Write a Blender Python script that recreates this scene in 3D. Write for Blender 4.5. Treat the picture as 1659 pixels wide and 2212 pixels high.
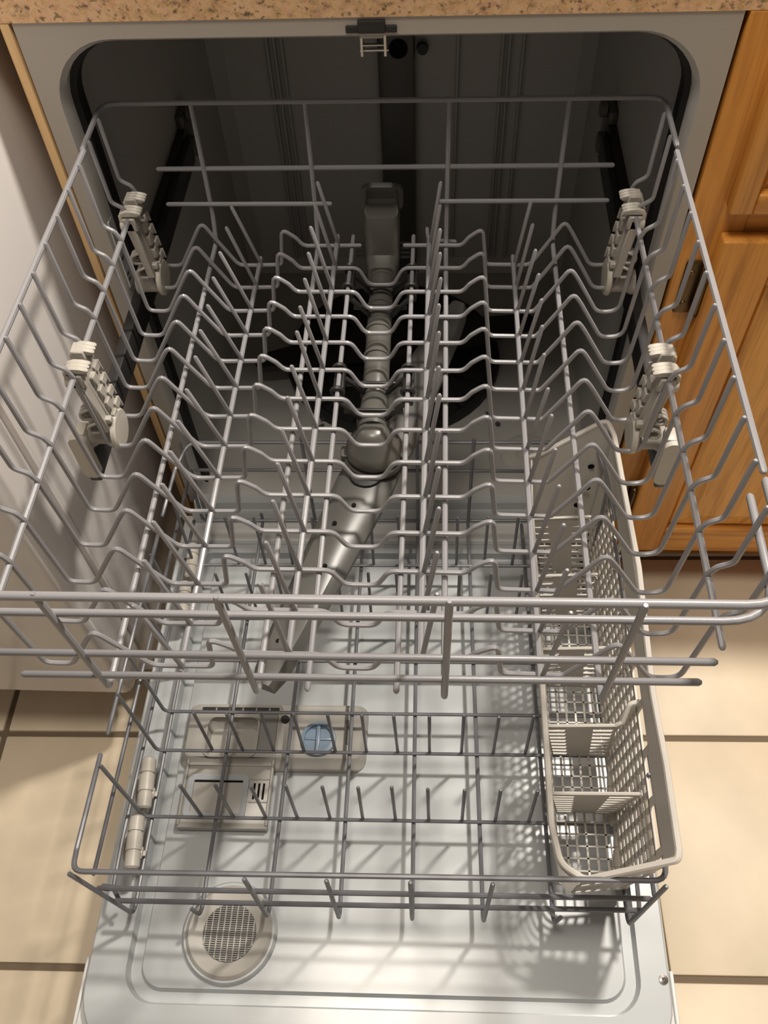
import bpy, bmesh, math, random
from mathutils import Vector, Matrix
random.seed(7)
S = bpy.context.scene
for o in list(bpy.data.objects):
    bpy.data.objects.remove(o, do_unlink=True)
COL = S.collection

# ------------------------------------------------------------------ camera
cam = bpy.data.objects.new('camera', bpy.data.cameras.new('camera'))
COL.objects.link(cam)
cam.data.sensor_fit = 'VERTICAL'
cam.data.sensor_height = 36.0
cam.data.lens = 1863.1449 / 2212 * 36.0
cam.data.clip_start = 0.02
cam.rotation_euler = (0.61638, 0.03711, 0.04371)
cam.location = (0.0564, -0.7352, 1.2065)
S.camera = cam

# ------------------------------------------------------------------ world + lamps
world = bpy.data.worlds.new('room_light')
S.world = world
world.use_nodes = True
world.node_tree.nodes['Background'].inputs[0].default_value = (1.0, 0.86, 0.74, 1)
world.node_tree.nodes['Background'].inputs[1].default_value = 0.16


def area_lamp(name, loc, target, size, watts, color):
    l = bpy.data.lights.new(name, 'AREA')
    l.shape = 'DISK'
    l.size = size
    l.energy = watts
    l.color = color
    o = bpy.data.objects.new(name, l)
    o.location = loc
    d = Vector(target) - Vector(loc)
    o.rotation_euler = d.to_track_quat('-Z', 'Y').to_euler()
    COL.objects.link(o)


area_lamp('ceiling_or_fill_lamp', (0.66, 0.20, 2.35), (0.1, -0.5, 0.0), 0.13, 44, (1.0, 0.93, 0.83))
area_lamp('ceiling_or_fill_lamp', (-0.10, -0.46, 2.40), (0.0, -0.3, 0.0), 0.50, 18, (1.0, 0.91, 0.79))  # soft fill light, added to brighten door, stove front and counter edge

S.view_settings.view_transform = 'Standard'
S.view_settings.look = 'None'
S.view_settings.exposure = 0.2
S.view_settings.gamma = 1.0
S.view_settings.use_curve_mapping = False


# ------------------------------------------------------------------ materials
def mat(name, color, rough=0.5, spec=0.5, metal=0.0, bump=None, vary=None):
    m = bpy.data.materials.new(name)
    m.use_nodes = True
    nt = m.node_tree
    b = nt.nodes['Principled BSDF']
    b.inputs['Base Color'].default_value = (*color, 1)
    b.inputs['Roughness'].default_value = rough
    b.inputs['Metallic'].default_value = metal
    b.inputs['Specular IOR Level'].default_value = spec
    tc = nt.nodes.new('ShaderNodeTexCoord')
    if vary:
        sc, amt = vary
        n = nt.nodes.new('ShaderNodeTexNoise')
        n.inputs['Scale'].default_value = sc
        n.inputs['Detail'].default_value = 4
        nt.links.new(tc.outputs['Object'], n.inputs['Vector'])
        r = nt.nodes.new('ShaderNodeValToRGB')
        r.color_ramp.elements[0].position = 0.3
        r.color_ramp.elements[1].position = 0.7
        r.color_ramp.elements[0].color = (*[c * (1 - amt) for c in color], 1)
        r.color_ramp.elements[1].color = (*[min(1, c * (1 + amt)) for c in color], 1)
        nt.links.new(n.outputs['Fac'], r.inputs['Fac'])
        nt.links.new(r.outputs['Color'], b.inputs['Base Color'])
    if bump:
        sc, st = bump
        n = nt.nodes.new('ShaderNodeTexNoise')
        n.inputs['Scale'].default_value = sc
        n.inputs['Detail'].default_value = 3
        nt.links.new(tc.outputs['Object'], n.inputs['Vector'])
        bp = nt.nodes.new('ShaderNodeBump')
        bp.inputs['Strength'].default_value = st
        bp.inputs['Distance'].default_value = 0.002
        nt.links.new(n.outputs['Fac'], bp.inputs['Height'])
        nt.links.new(bp.outputs['Normal'], b.inputs['Normal'])
    return m


def ramp(nt, stops):
    r = nt.nodes.new('ShaderNodeValToRGB')
    e = r.color_ramp.elements
    while len(e) < len(stops):
        e.new(0.5)
    for i, (p, c) in enumerate(stops):
        e[i].position = p
        e[i].color = (*c, 1)
    return r


def granite():
    m = mat('granite_laminate', (0.5, 0.36, 0.22), 0.35)
    nt = m.node_tree
    b = nt.nodes['Principled BSDF']
    tc = nt.nodes.new('ShaderNodeTexCoord')
    n1 = nt.nodes.new('ShaderNodeTexNoise')
    n1.inputs['Scale'].default_value = 120
    n1.inputs['Detail'].default_value = 5
    n1.inputs['Roughness'].default_value = 0.7
    v = nt.nodes.new('ShaderNodeTexVoronoi')
    v.inputs['Scale'].default_value = 210
    n2 = nt.nodes.new('ShaderNodeTexNoise')
    n2.inputs['Scale'].default_value = 230
    n2.inputs['Detail'].default_value = 3
    for n in (n1, v, n2):
        nt.links.new(tc.outputs['Object'], n.inputs['Vector'])
    r1 = ramp(nt, [(0.30, (0.34, 0.20, 0.12)), (0.42, (0.78, 0.52, 0.30)), (0.55, (0.97, 0.72, 0.45)), (0.72, (1.0, 0.90, 0.70))])
    nt.links.new(n1.outputs['Fac'], r1.inputs['Fac'])
    r2 = ramp(nt, [(0.33, (0.22, 0.16, 0.13)), (0.42, (1, 1, 1))])
    nt.links.new(n2.outputs['Fac'], r2.inputs['Fac'])
    mx = nt.nodes.new('ShaderNodeMixRGB')
    mx.blend_type = 'MULTIPLY'
    mx.inputs['Fac'].default_value = 0.8
    nt.links.new(r1.outputs['Color'], mx.inputs['Color1'])
    nt.links.new(r2.outputs['Color'], mx.inputs['Color2'])
    mx2 = nt.nodes.new('ShaderNodeMixRGB')
    mx2.blend_type = 'OVERLAY'
    mx2.inputs['Fac'].default_value = 0.25
    nt.links.new(mx.outputs['Color'], mx2.inputs['Color1'])
    nt.links.new(v.outputs['Color'], mx2.inputs['Color2'])
    bw = nt.nodes.new('ShaderNodeMixRGB')
    bw.blend_type = 'COLOR'
    bw.inputs['Fac'].default_value = 0.7
    bw.inputs['Color2'].default_value = (0.60, 0.36, 0.18, 1)
    nt.links.new(mx2.outputs['Color'], bw.inputs['Color1'])
    nt.links.new(bw.outputs['Color'], b.inputs['Base Color'])
    return m


def wood(name, c0, c1, vertical=True, rough=0.38):
    m = mat(name, c1, rough)
    nt = m.node_tree
    b = nt.nodes['Principled BSDF']
    tc = nt.nodes.new('ShaderNodeTexCoord')
    mp = nt.nodes.new('ShaderNodeMapping')
    mp.inputs['Scale'].default_value = (30, 30, 2.2) if vertical else (2.2, 30, 30)
    nt.links.new(tc.outputs['Object'], mp.inputs['Vector'])
    n = nt.nodes.new('ShaderNodeTexNoise')
    n.inputs['Scale'].default_value = 1.6
    n.inputs['Detail'].default_value = 6
    n.inputs['Distortion'].default_value = 0.8
    nt.links.new(mp.outputs['Vector'], n.inputs['Vector'])
    mp2 = nt.nodes.new('ShaderNodeMapping')
    mp2.inputs['Scale'].default_value = (420, 420, 14) if vertical else (14, 420, 420)
    nt.links.new(tc.outputs['Object'], mp2.inputs['Vector'])
    n2 = nt.nodes.new('ShaderNodeTexNoise')
    n2.inputs['Scale'].default_value = 1.0
    n2.inputs['Detail'].default_value = 3
    nt.links.new(mp2.outputs['Vector'], n2.inputs['Vector'])
    r = ramp(nt, [(0.3, c0), (0.52, c1), (0.75, tuple(min(1, k * 1.18) for k in c1))])
    nt.links.new(n.outputs['Fac'], r.inputs['Fac'])
    r2 = ramp(nt, [(0.3, (0.72, 0.66, 0.6)), (0.5, (1, 1, 1))])
    nt.links.new(n2.outputs['Fac'], r2.inputs['Fac'])
    mx = nt.nodes.new('ShaderNodeMixRGB')
    mx.blend_type = 'MULTIPLY'
    mx.inputs['Fac'].default_value = 0.55
    nt.links.new(r.outputs['Color'], mx.inputs['Color1'])
    nt.links.new(r2.outputs['Color'], mx.inputs['Color2'])
    nt.links.new(mx.outputs['Color'], b.inputs['Base Color'])
    return m


M = dict(
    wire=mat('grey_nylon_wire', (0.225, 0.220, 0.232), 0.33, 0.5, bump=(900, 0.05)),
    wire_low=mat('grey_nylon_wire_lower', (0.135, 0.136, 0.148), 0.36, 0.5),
    tub=mat('tub_plastic', (0.425, 0.415, 0.395), 0.36, 0.5),
    frame=mat('frame_plastic', (0.40, 0.36, 0.315), 0.45, 0.4),
    liner=mat('door_liner', (0.455, 0.475, 0.485), 0.24, 0.5),
    doorskin=mat('door_skin', (0.70, 0.70, 0.69), 0.3),
    gasket=mat('black_rubber', (0.012, 0.011, 0.011), 0.6, 0.3),
    black=mat('black_plastic', (0.02, 0.019, 0.019), 0.4, 0.4),
    dgrey=mat('dark_grey_plastic', (0.085, 0.082, 0.074), 0.32, 0.5),
    arm=mat('spray_arm_plastic', (0.072, 0.070, 0.065), 0.36, 0.5),
    hole=mat('dark_hole', (0.006, 0.006, 0.006), 0.8, 0.1),
    cream=mat('cream_plastic', (0.45, 0.42, 0.37), 0.4, 0.45),
    clipgrey=mat('clip_plastic', (0.36, 0.335, 0.30), 0.42, 0.45),
    basket=mat('basket_plastic', (0.53, 0.50, 0.455), 0.42, 0.45),
    disp=mat('dispenser_plastic', (0.36, 0.343, 0.312), 0.35, 0.45),
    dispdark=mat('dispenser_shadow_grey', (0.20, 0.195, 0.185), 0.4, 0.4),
    seal=mat('seal_rubber', (0.33, 0.345, 0.365), 0.3, 0.5),
    blue=mat('rinse_cap_blue', (0.20, 0.265, 0.345), 0.3, 0.5),
    steel=mat('steel', (0.62, 0.60, 0.57), 0.25, 0.5, 1.0),
    stove=mat('white_enamel', (0.62, 0.58, 0.56), 0.17, 0.5),
    bronze=mat('bronze', (0.10, 0.065, 0.03), 0.35, 0.5, 0.8),
    tile=mat('floor_tile', (0.68, 0.575, 0.43), 0.5, 0.45, vary=(7, 0.10), bump=(14, 0.10)),
    grout=mat('grout', (0.17, 0.13, 0.09), 0.9, 0.1),
    wall=mat('painted_wall', (0.6, 0.55, 0.48), 0.8, 0.2),
    sticker=mat('paper_sticker', (0.55, 0.57, 0.58), 0.5, 0.3),
    ink=mat('ink', (0.06, 0.06, 0.07), 0.6, 0.2),
    chrome=mat('screw_metal', (0.45, 0.44, 0.42), 0.3, 0.5, 1.0),
    granite=granite(),
    oak=wood('oak_vertical', (0.37, 0.135, 0.022), (0.62, 0.27, 0.052)),
    oakh=wood('oak_horizontal', (0.37, 0.135, 0.022), (0.64, 0.285, 0.056), False),
    oakp=wood('oak_panel', (0.48, 0.20, 0.032), (0.74, 0.36, 0.078)),
    rawwood=wood('raw_plywood_edge', (0.36, 0.21, 0.09), (0.62, 0.41, 0.20), True, 0.7),
)


# ------------------------------------------------------------------ mesh helpers
def new_obj(name, bm, m, parent=None, smooth=True, kind=None):
    me = bpy.data.meshes.new(name)
    bmesh.ops.recalc_face_normals(bm, faces=bm.faces)
    bm.to_mesh(me)
    bm.free()
    if smooth:
        for p in me.polygons:
            p.use_smooth = True
        me.set_sharp_from_angle(angle=math.radians(38))
    me.materials.append(m)
    o = bpy.data.objects.new(name, me)
    COL.objects.link(o)
    if parent is not None:
        o.parent = parent
        o.matrix_parent_inverse = Matrix.Translation(-Vector(parent_world(parent)))
    if kind:
        o['kind'] = kind
    return o


def parent_world(p):
    # every parent is a pure translation, meshes are written in world space
    w = Vector((0, 0, 0))
    if p.type == 'EMPTY':
        w += p.location
    return w


def thing(name, loc, label, cat, group=None):
    o = bpy.data.objects.new(name, None)
    COL.objects.link(o)
    o.location = loc
    o.empty_display_size = 0.05
    o['label'] = label
    o['category'] = cat
    if group:
        o['group'] = group
    return o


def add_box(bm, x0, x1, y0, y1, z0, z1, bevel=0.0, seg=2, mtx=None, sh=None):
    vs = [bm.verts.new((x, y, z)) for x in (x0, x1) for y in (y0, y1) for z in (z0, z1)]
    fs = [(0, 1, 3, 2), (4, 6, 7, 5), (0, 4, 5, 1), (2, 3, 7, 6), (0, 2, 6, 4), (1, 5, 7, 3)]
    faces = [bm.faces.new([vs[i] for i in f]) for f in fs]
    if bevel > 0:
        edges = set(e for f in faces for e in f.edges)
        r = bmesh.ops.bevel(bm, geom=list(edges), offset=bevel, segments=seg, profile=0.5, affect='EDGES')
        vs = list(set(v for f in r['faces'] for v in f.verts) | set(v for v in vs if v.is_valid))
    if mtx is not None:
        bmesh.ops.transform(bm, matrix=mtx, verts=[v for v in vs if v.is_valid])
    if sh is not None:
        for v in vs:
            if v.is_valid:
                v.co = Vector(sh(v.co))
    return vs


def box(name, m, parent, x0, x1, y0, y1, z0, z1, bevel=0.0, seg=2):
    bm = bmesh.new()
    add_box(bm, x0, x1, y0, y1, z0, z1, bevel, seg)
    return new_obj(name, bm, m, parent)


def fillet(pts, rad, n=4):
    """round every inner corner of a polyline; rad is one radius or one per inner point"""
    P = [Vector(p) for p in pts]
    out = [P[0]]
    for i in range(1, len(P) - 1):
        r = rad[i - 1] if isinstance(rad, (list, tuple)) else rad
        a, b, c = P[i - 1], P[i], P[i + 1]
        u = (a - b)
        v = (c - b)
        lu, lv = u.length, v.length
        u.normalize()
        v.normalize()
        ang = u.angle(v)
        if ang > math.pi - 0.02 or r <= 0:
            out.append(b)
            continue
        d = min(r / math.tan(ang / 2), lu * 0.49, lv * 0.49)
        p0, p1 = b + u * d, b + v * d
        for k in range(n + 1):
            t = k / n
            out.append(p0 * (1 - t) ** 2 + b * 2 * t * (1 - t) + p1 * t * t)
    out.append(P[-1])
    return out


def add_tube(bm, pts, r, sides=8, cap=True, closed=False):
    P = [Vector(p) for p in pts]
    Q = [P[0]]
    for p in P[1:]:
        if (p - Q[-1]).length > 1e-5:
            Q.append(p)
    P = Q
    n = len(P)
    T = []
    for i in range(n):
        if closed:
            t = P[(i + 1) % n] - P[i - 1]
        else:
            t = P[min(i + 1, n - 1)] - P[max(i - 1, 0)]
        T.append(t.normalized())
    ref = Vector((0, 0, 1)) if abs(T[0].z) < 0.9 else Vector((1, 0, 0))
    N = (ref - T[0] * ref.dot(T[0])).normalized()
    rings = []

    def ring(c, N, B, rr):
        return [bm.verts.new(c + (N * math.cos(2 * math.pi * k / sides) + B * math.sin(2 * math.pi * k / sides)) * rr) for k in range(sides)]
    for i in range(n):
        N = (N - T[i] * N.dot(T[i])).normalized()
        B = T[i].cross(N)
        if i == 0 and cap and not closed:
            rings.append(ring(P[0] - T[0] * r * 0.75, N, B, r * 0.55))
        rings.append(ring(P[i], N, B, r))
        if i == n - 1 and cap and not closed:
            rings.append(ring(P[i] + T[i] * r * 0.75, N, B, r * 0.55))
    for a, b in zip(rings[:-1], rings[1:]):
        for k in range(sides):
            bm.faces.new((a[k], a[(k + 1) % sides], b[(k + 1) % sides], b[k]))
    if closed:
        a, b = rings[-1], rings[0]
        for k in range(sides):
            bm.faces.new((a[k], a[(k + 1) % sides], b[(k + 1) % sides], b[k]))
    else:
        bm.faces.new(rings[0])
        bm.faces.new(rings[-1])


def tube(name, m, parent, pts, r, rad=0.0, sides=8, n=4):
    bm = bmesh.new()
    add_tube(bm, fillet(pts, rad, n) if rad else pts, r, sides)
    return new_obj(name, bm, m, parent)


def add_cyl(bm, c, axis, prof, seg=24):
    """lathe: prof = [(offset along axis, radius)...]"""
    c = Vector(c)
    a = Vector(axis).normalized()
    ref = Vector((0, 0, 1)) if abs(a.z) < 0.9 else Vector((1, 0, 0))
    u = (ref - a * ref.dot(a)).normalized()
    v = a.cross(u)
    rings = []
    for h, r in prof:
        rings.append([bm.verts.new(c + a * h + (u * math.cos(2 * math.pi * k / seg) + v * math.sin(2 * math.pi * k / seg)) * max(r, 1e-5)) for k in range(seg)])
    for p, q in zip(rings[:-1], rings[1:]):
        for k in range(seg):
            bm.faces.new((p[k], p[(k + 1) % seg], q[(k + 1) % seg], q[k]))
    bm.faces.new(rings[0])
    bm.faces.new(rings[-1])


def lathe(name, m, parent, c, axis, prof, seg=28):
    bm = bmesh.new()
    add_cyl(bm, c, axis, prof, seg)
    return new_obj(name, bm, m, parent)


def rrect(x0, x1, y0, y1, r, n=6):
    """rounded rectangle loop, ccw; r may be 4 radii (x1y1, x0y1, x0y0, x1y0)"""
    rs = r if isinstance(r, (list, tuple)) else [r] * 4
    out = []
    for (cx, sx), (cy, sy), a0, rr in (((x1, -1), (y1, -1), 0, rs[0]), ((x0, 1), (y1, -1), 90, rs[1]), ((x0, 1), (y0, 1), 180, rs[2]), ((x1, -1), (y0, 1), 270, rs[3])):
        for k in range(n + 1):
            a = math.radians(a0 + 90 * k / n)
            out.append((cx + sx * rr + rr * math.cos(a), cy + sy * rr + rr * math.sin(a)))
    return out


def loft(bm, loops, cap0=False, cap1=False):
    R = [[bm.verts.new(p) for p in L] for L in loops]
    n = len(R[0])
    for a, b in zip(R[:-1], R[1:]):
        for k in range(n):
            bm.faces.new((a[k], a[(k + 1) % n], b[(k + 1) % n], b[k]))
    if cap0:
        bm.faces.new(R[0])
    if cap1:
        bm.faces.new(R[-1])
    return R


def lattice(bm, A, B, C, D, nu, nv, bu, bv, th, frame=True):
    """bars filling quad A(0,0) B(1,0) C(1,1) D(0,1). nu bars across u (running along v), nv bars across v"""
    A, B, C, D = map(Vector, (A, B, C, D))
    N = (B - A).cross(D - A).normalized() * th / 2

    def P(u, v):
        return A * (1 - u) * (1 - v) + B * u * (1 - v) + C * u * v + D * (1 - u) * v

    def bar(p, q, w):
        d = (q - p).normalized()
        s = d.cross(N).normalized() * w / 2
        vs = [bm.verts.new(x + t * 1 + k) for x in (p, q) for t in (s, -s) for k in (N, -N)]
        for f in ((0, 1, 3, 2), (4, 6, 7, 5), (0, 4, 5, 1), (2, 3, 7, 6), (0, 2, 6, 4), (1, 5, 7, 3)):
            bm.faces.new([vs[i] for i in f])
    for i in range(nu + 1):
        if frame or 0 < i < nu:
            bar(P(i / nu, 0), P(i / nu, 1), bu)
    for j in range(nv + 1):
        if frame or 0 < j < nv:
            bar(P(0, j / nv), P(1, j / nv), bv)


# ================================================================== SETTING
floor = bpy.data.objects.new('floor', None)
COL.objects.link(floor)
floor['kind'] = 'structure'
box('grout_bed', M['grout'], floor, -3, 3, -3.2, 0.62, -0.05, -0.004)
yaw = 0.022
pitch = 0.3055
tile_bm = bmesh.new()
add_box(tile_bm, -0.1488, 0.1488, -0.1488, 0.1488, -0.02, 0.0, 0.003, 2)
tile_me = None
for i in range(-7, 8):
    for j in range(-9, 3):
        lx = -0.575 + 0.1527 + i * pitch
        ly = -0.2795 + 0.1527 + j * pitch
        if ly > 0.55:
            continue
        near = -1.3 < lx < 1.5 and -1.1 < ly < 0.2
        if not near:
            continue
        if tile_me is None:
            t = new_obj('tile', tile_bm, M['tile'], floor)
            tile_me = t.data
        else:
            t = bpy.data.objects.new('tile', tile_me)
            COL.objects.link(t)
            t.parent = floor
        t.location = (lx - ly * yaw, ly + lx * yaw, 0)
        t.rotation_euler = (0, 0, yaw)
# plain floor further out, beyond what the lens sees
for x0, x1, y0, y1 in ((-3, -1.3, -3.2, 0.6), (1.5, 3, -3.2, 0.6), (-1.3, 1.5, -3.2, -1.2)):
    bm = bmesh.new()
    lx, ly = x1 - x0, y1 - y0
    nx, ny = max(1, round(lx / pitch)), max(1, round(ly / pitch))
    for a in range(nx):
        for b in range(ny):
            add_box(bm, x0 + lx * a / nx + 0.004, x0 + lx * (a + 1) / nx - 0.004, y0 + ly * b / ny + 0.004, y0 + ly * (b + 1) / ny - 0.004, -0.02, -0.001)
    new_obj('far_tiles', bm, M['tile'], floor, kind='stuff')
w = box('wall_back', M['wall'], None, -3, 3, 0.64, 0.72, 0, 2.6)
w['kind'] = 'structure'

# ================================================================== DISHWASHER
dw = thing('dishwasher', (0, 0.3, 0), 'open light grey built-in dishwasher with its door folded down, under the countertop', 'dishwasher')


def opening(hw, z0, z1, y, r):
    return [(x, y, z) for x, z in rrect(-hw, hw, z0, z1, [r, r, 0.02, 0.02], 10)]


bm = bmesh.new()
loft(bm, [opening(0.2825, 0.196, 0.852, 0.0, 0.062), opening(0.2785, 0.199, 0.848, 0.006, 0.060), opening(0.2785, 0.199, 0.848, 0.05, 0.058),
          opening(0.284, 0.19, 0.852, 0.062, 0.055), opening(0.285, 0.172, 0.852, 0.12, 0.05), opening(0.285, 0.165, 0.852, 0.54, 0.05),
          opening(0.265, 0.185, 0.84, 0.56, 0.05)], cap1=True)
new_obj('tub', bm, M['tub'], dw)
# front frame around the opening
bm = bmesh.new()
inner = rrect(-0.2825, 0.2825, 0.196, 0.852, [0.062, 0.062, 0.02, 0.02], 10)
outer = []
for x, z in inner:
    ox = 0.3005 * (1 if x > 0 else -1) if abs(x) > 0.2195 else x
    oz = z
    if z > 0.789:
        oz = 0.868
    if z < 0.217:
        oz = 0.186
    if z > 0.789 and abs(x) > 0.2195:
        ox = 0.3005 * (1 if x > 0 else -1)
    outer.append((ox, oz))
i3 = [(x, 0.0, z) for x, z in inner]
o3 = [(x, 0.0, z) for x, z in outer]
ob = [(x, 0.03, z) for x, z in outer]
loft(bm, [i3, o3, ob])
bmesh.ops.remove_doubles(bm, verts=bm.verts, dist=1e-6)
new_obj('front_frame', bm, M['frame'], dw)
# gasket bead round the mouth
bm = bmesh.new()


def gring(hw, z1, y, r):
    L = [(x, y, z) for x, z in rrect(-hw, hw, 0.15, z1, [r, r, 0.01, 0.01], 10)]
    k = [p for p in L if p[2] > 0.16]
    lo = [(-hw, y, 0.2)] + [] 
    right = [(hw, y, 0.2)]
    arcs = L[0:22]
    return right + arcs + lo


G = [gring(0.2785, 0.848, 0.018, 0.06), gring(0.2735, 0.843, 0.021, 0.057), gring(0.2725, 0.842, 0.030, 0.056), gring(0.2735, 0.843, 0.038, 0.057), gring(0.2785, 0.848, 0.042, 0.06)]
R = [[bm.verts.new(p) for p in L] for L in G]
for a, b in zip(R[:-1], R[1:]):
    for k in range(len(a) - 1):
        bm.faces.new((a[k], a[k + 1], b[k + 1], b[k]))
new_obj('gasket', bm, M['gasket'], dw)
# latch and striker
bm = bmesh.new()
add_box(bm, -0.0105, 0.0125, -0.004, 0.01, 0.8545, 0.8645, 0.001)
add_box(bm, -0.0205, -0.0100, -0.003, 0.01, 0.8545, 0.8600, 0.001)
add_box(bm, 0.0120, 0.0220, -0.003, 0.01, 0.8545, 0.8600, 0.001)
latch = new_obj('latch', bm, M['black'], dw)
bm = bmesh.new()
add_box(bm, -0.0095, 0.0105, 0.001, 0.006, 0.8480, 0.8520, 0.0012)
new_obj('striker_block', bm, M['disp'], dw)
bm = bmesh.new()
add_box(bm, -0.0085, 0.0100, 0.010, 0.013, 0.8375, 0.8390, 0.0006)
add_box(bm, -0.0115, 0.0135, 0.018, 0.021, 0.8290, 0.8310, 0.0006)
add_box(bm, -0.0100, -0.0080, 0.010, 0.022, 0.8290, 0.8500)
add_box(bm, 0.0100, 0.0120, 0.010, 0.022, 0.8290, 0.8500)
new_obj('striker', bm, M['steel'], dw)
# back wall: feed duct, ribs, dock
box('feed_duct', M['dgrey'], dw, -0.033, 0.022, 0.535, 0.556, 0.17, 0.845, 0.006)
for x in (-0.197, -0.186, -0.175, 0.085, 0.150, 0.160, 0.180):
    box('rib', M['tub'], dw, x - 0.002, x + 0.002, 0.549, 0.557, 0.19, 0.84, 0.0015)
lathe('dock_port', M['hole'], dw, (-0.002, 0.537, 0.574), (0, -1, 0), [(0, 0.014), (0.004, 0.014), (0.004, 0.011)], 20)
lathe('dock_plug', M['black'], dw, (0.033, 0.55, 0.567), (0, -1, 0), [(0, 0.009), (0.006, 0.008), (0.006, 0.004)], 16)
# sump: filter bowl, ring, lower spray arm, float cap
lathe('sump_ring', M['black'], dw, (-0.012, 0.315, 0.173), (0, 0, 1), [(0.0, 0.178), (0.007, 0.176), (0.008, 0.166), (0.002, 0.160), (0.002, 0.0)], 48)
bm = bmesh.new()
add_cyl(bm, (-0.012, 0.315, 0.175), (0, 0, 1), [(0, 0.09), (0.012, 0.086), (0.016, 0.05), (0.02, 0.02)], 32)
for k in range(16):
    a = k * math.tau / 16
    m4 = Matrix.Translation((-0.012, 0.315, 0.178)) @ Matrix.Rotation(a, 4, 'Z')
    add_box(bm, 0.085, 0.165, -0.004, 0.004, -0.002, 0.003, 0, 1, m4)
new_obj('filter', bm, M['black'], dw)
bm = bmesh.new()
for s in (1, -1):
    m4 = Matrix.Translation((-0.005, 0.31, 0.205)) @ Matrix.Rotation(math.radians(12) + (0 if s > 0 else math.pi), 4, 'Z')
    L0 = [m4 @ Vector((x, y, 0.0)) for x, y in ((0.0, -0.03), (0.12, -0.030), (0.225, -0.012), (0.235, 0.0), (0.225, 0.018), (0.12, 0.026), (0.0, 0.03))]
    loft(bm, [L0, [p + Vector((0, 0, 0.012)) for p in L0]], True, True)
add_cyl(bm, (-0.005, 0.31, 0.185), (0, 0, 1), [(0, 0.035), (0.02, 0.036), (0.036, 0.030), (0.042, 0.012)], 28)
new_obj('lower_spray_arm', bm, M['black'], dw)
lathe('float_cap', M['disp'], dw, (0.200, 0.098, 0.176), (0, 0, 1), [(0, 0.040), (0.008, 0.040), (0.011, 0.035), (0.009, 0.018), (0.013, 0.015), (0.014, 0.0)], 32)
# sump flange printing plate: light plate with small dark marks
for (x, y, a) in ((-0.118, 0.165, 35), (0.150, 0.175, -38)):
    m4 = Matrix.Translation((x, y, 0.1765)) @ Matrix.Rotation(math.radians(a), 4, 'Z')
    bm = bmesh.new()
    for dx, dy, wx, wy in ((-0.012, 0.005, 0.010, 0.003), (0.003, 0.006, 0.008, 0.0025), (-0.008, -0.004, 0.014, 0.003), (0.012, -0.003, 0.007, 0.006)):
        add_box(bm, dx - wx / 2, dx + wx / 2, dy - wy / 2, dy + wy / 2, 0, 0.001, 0, 1, m4)
    new_obj('arrow_mark', bm, M['ink'], dw)
# slide rails along the tub sides
for s in (-1, 1):
    bm = bmesh.new()
    add_box(bm, s * 0.2705 - 0.006, s * 0.2705 + 0.006, -0.238, 0.30, 0.548, 0.580, 0.002)
    add_box(bm, s * 0.2790 - 0.005, s * 0.2790 + 0.005, 0.02, 0.345, 0.545, 0.584, 0.002)
    new_obj('slide_rail', bm, M['black'], dw)
    bm = bmesh.new()
    add_box(bm, s * 0.2795 - 0.006, s * 0.2795 + 0.006, 0.315, 0.36, 0.535, 0.60, 0.004)
    add_cyl(bm, (s * 0.272, 0.335, 0.595), (-s, 0, 0), [(0, 0.012), (0.008, 0.011), (0.009, 0.005)], 18)
    add_cyl(bm, (s * 0.272, 0.315, 0.56), (-s, 0, 0), [(0, 0.014), (0.008, 0.013), (0.009, 0.006)], 18)
    new_obj('rail_bracket', bm, M['dgrey'], dw)
    bm = bmesh.new()
    loft(bm, [[(x, y, z) for x, z in rrect(s * 0.268 - 0.0085, s * 0.268 + 0.0085, 0.560, 0.617, 0.0075, 5)] for y in (-0.236, -0.243)], True, True)
    add_box(bm, s * 0.266 - 0.005, s * 0.266 + 0.005, -0.238, -0.222, 0.590, 0.618, 0.002)
    new_obj('rail_stop', bm, M['cream'], dw)
# sticker on the left of the frame
bm = bmesh.new()
add_box(bm, -0.2795, -0.2782, 0.002, 0.013, 0.585, 0.668)
st = new_obj('sticker', bm, M['sticker'], dw)
bm = bmesh.new()
for k in (0, 1, 4):
    add_box(bm, -0.2783, -0.2778, 0.004, 0.010, 0.592 + k * 0.007, 0.595 + k * 0.007)
new_obj('sticker_print', bm, M['ink'], dw)

# ------------------------------------------------------------------ door
def door_y(x, y):
    return y + 0.016 * x


DZ = 0.200
bm = bmesh.new()
prof = [(0.012, 0.1900), (0.006, 0.2030), (-0.010, 0.2035), (-0.014, 0.1930), (-0.018, 0.1925), (-0.022, 0.1995), (-0.027, 0.1995), (-0.034, 0.1860), (-0.046, 0.1850), (-0.058, 0.1850), (-0.070, 0.1870), (-0.080, 0.1995), (-0.086, 0.2005)]
# liner: rim, sloped step, recessed middle
lx0, lx1, ly0, ly1 = -0.297, 0.304, -0.690, -0.086
outer = rrect(lx0, lx1, ly0, ly1, [0.004, 0.004, 0.062, 0.062], 8)
outd = rrect(lx0 - 0.002, lx1 + 0.002, ly0 - 0.002, ly1, [0.004, 0.004, 0.064, 0.064], 8)
step0 = rrect(-0.258, 0.2765, -0.644, -0.094, [0.01, 0.01, 0.034, 0.034], 8)
step1 = rrect(-0.250, 0.2675, -0.632, -0.100, [0.008, 0.008, 0.028, 0.028], 8)
stepa = rrect(-0.2555, 0.2740, -0.6415, -0.096, [0.009, 0.009, 0.032, 0.032], 8)
stepb = rrect(-0.2450, 0.2640, -0.6315, -0.102, [0.007, 0.007, 0.026, 0.026], 8)
step1 = rrect(-0.2420, 0.2610, -0.6285, -0.1045, [0.006, 0.006, 0.024, 0.024], 8)
D = lambda L, z: [(x, door_y(x, y), z) for x, y in L]
loft(bm, [D(outd, 0.186), D(outd, 0.1985), D(outer, 0.2005), D(step0, 0.2005), D(stepa, 0.1885), D(stepb, 0.1885), D(step1, 0.1960)], cap1=True)
rows = []
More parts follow.
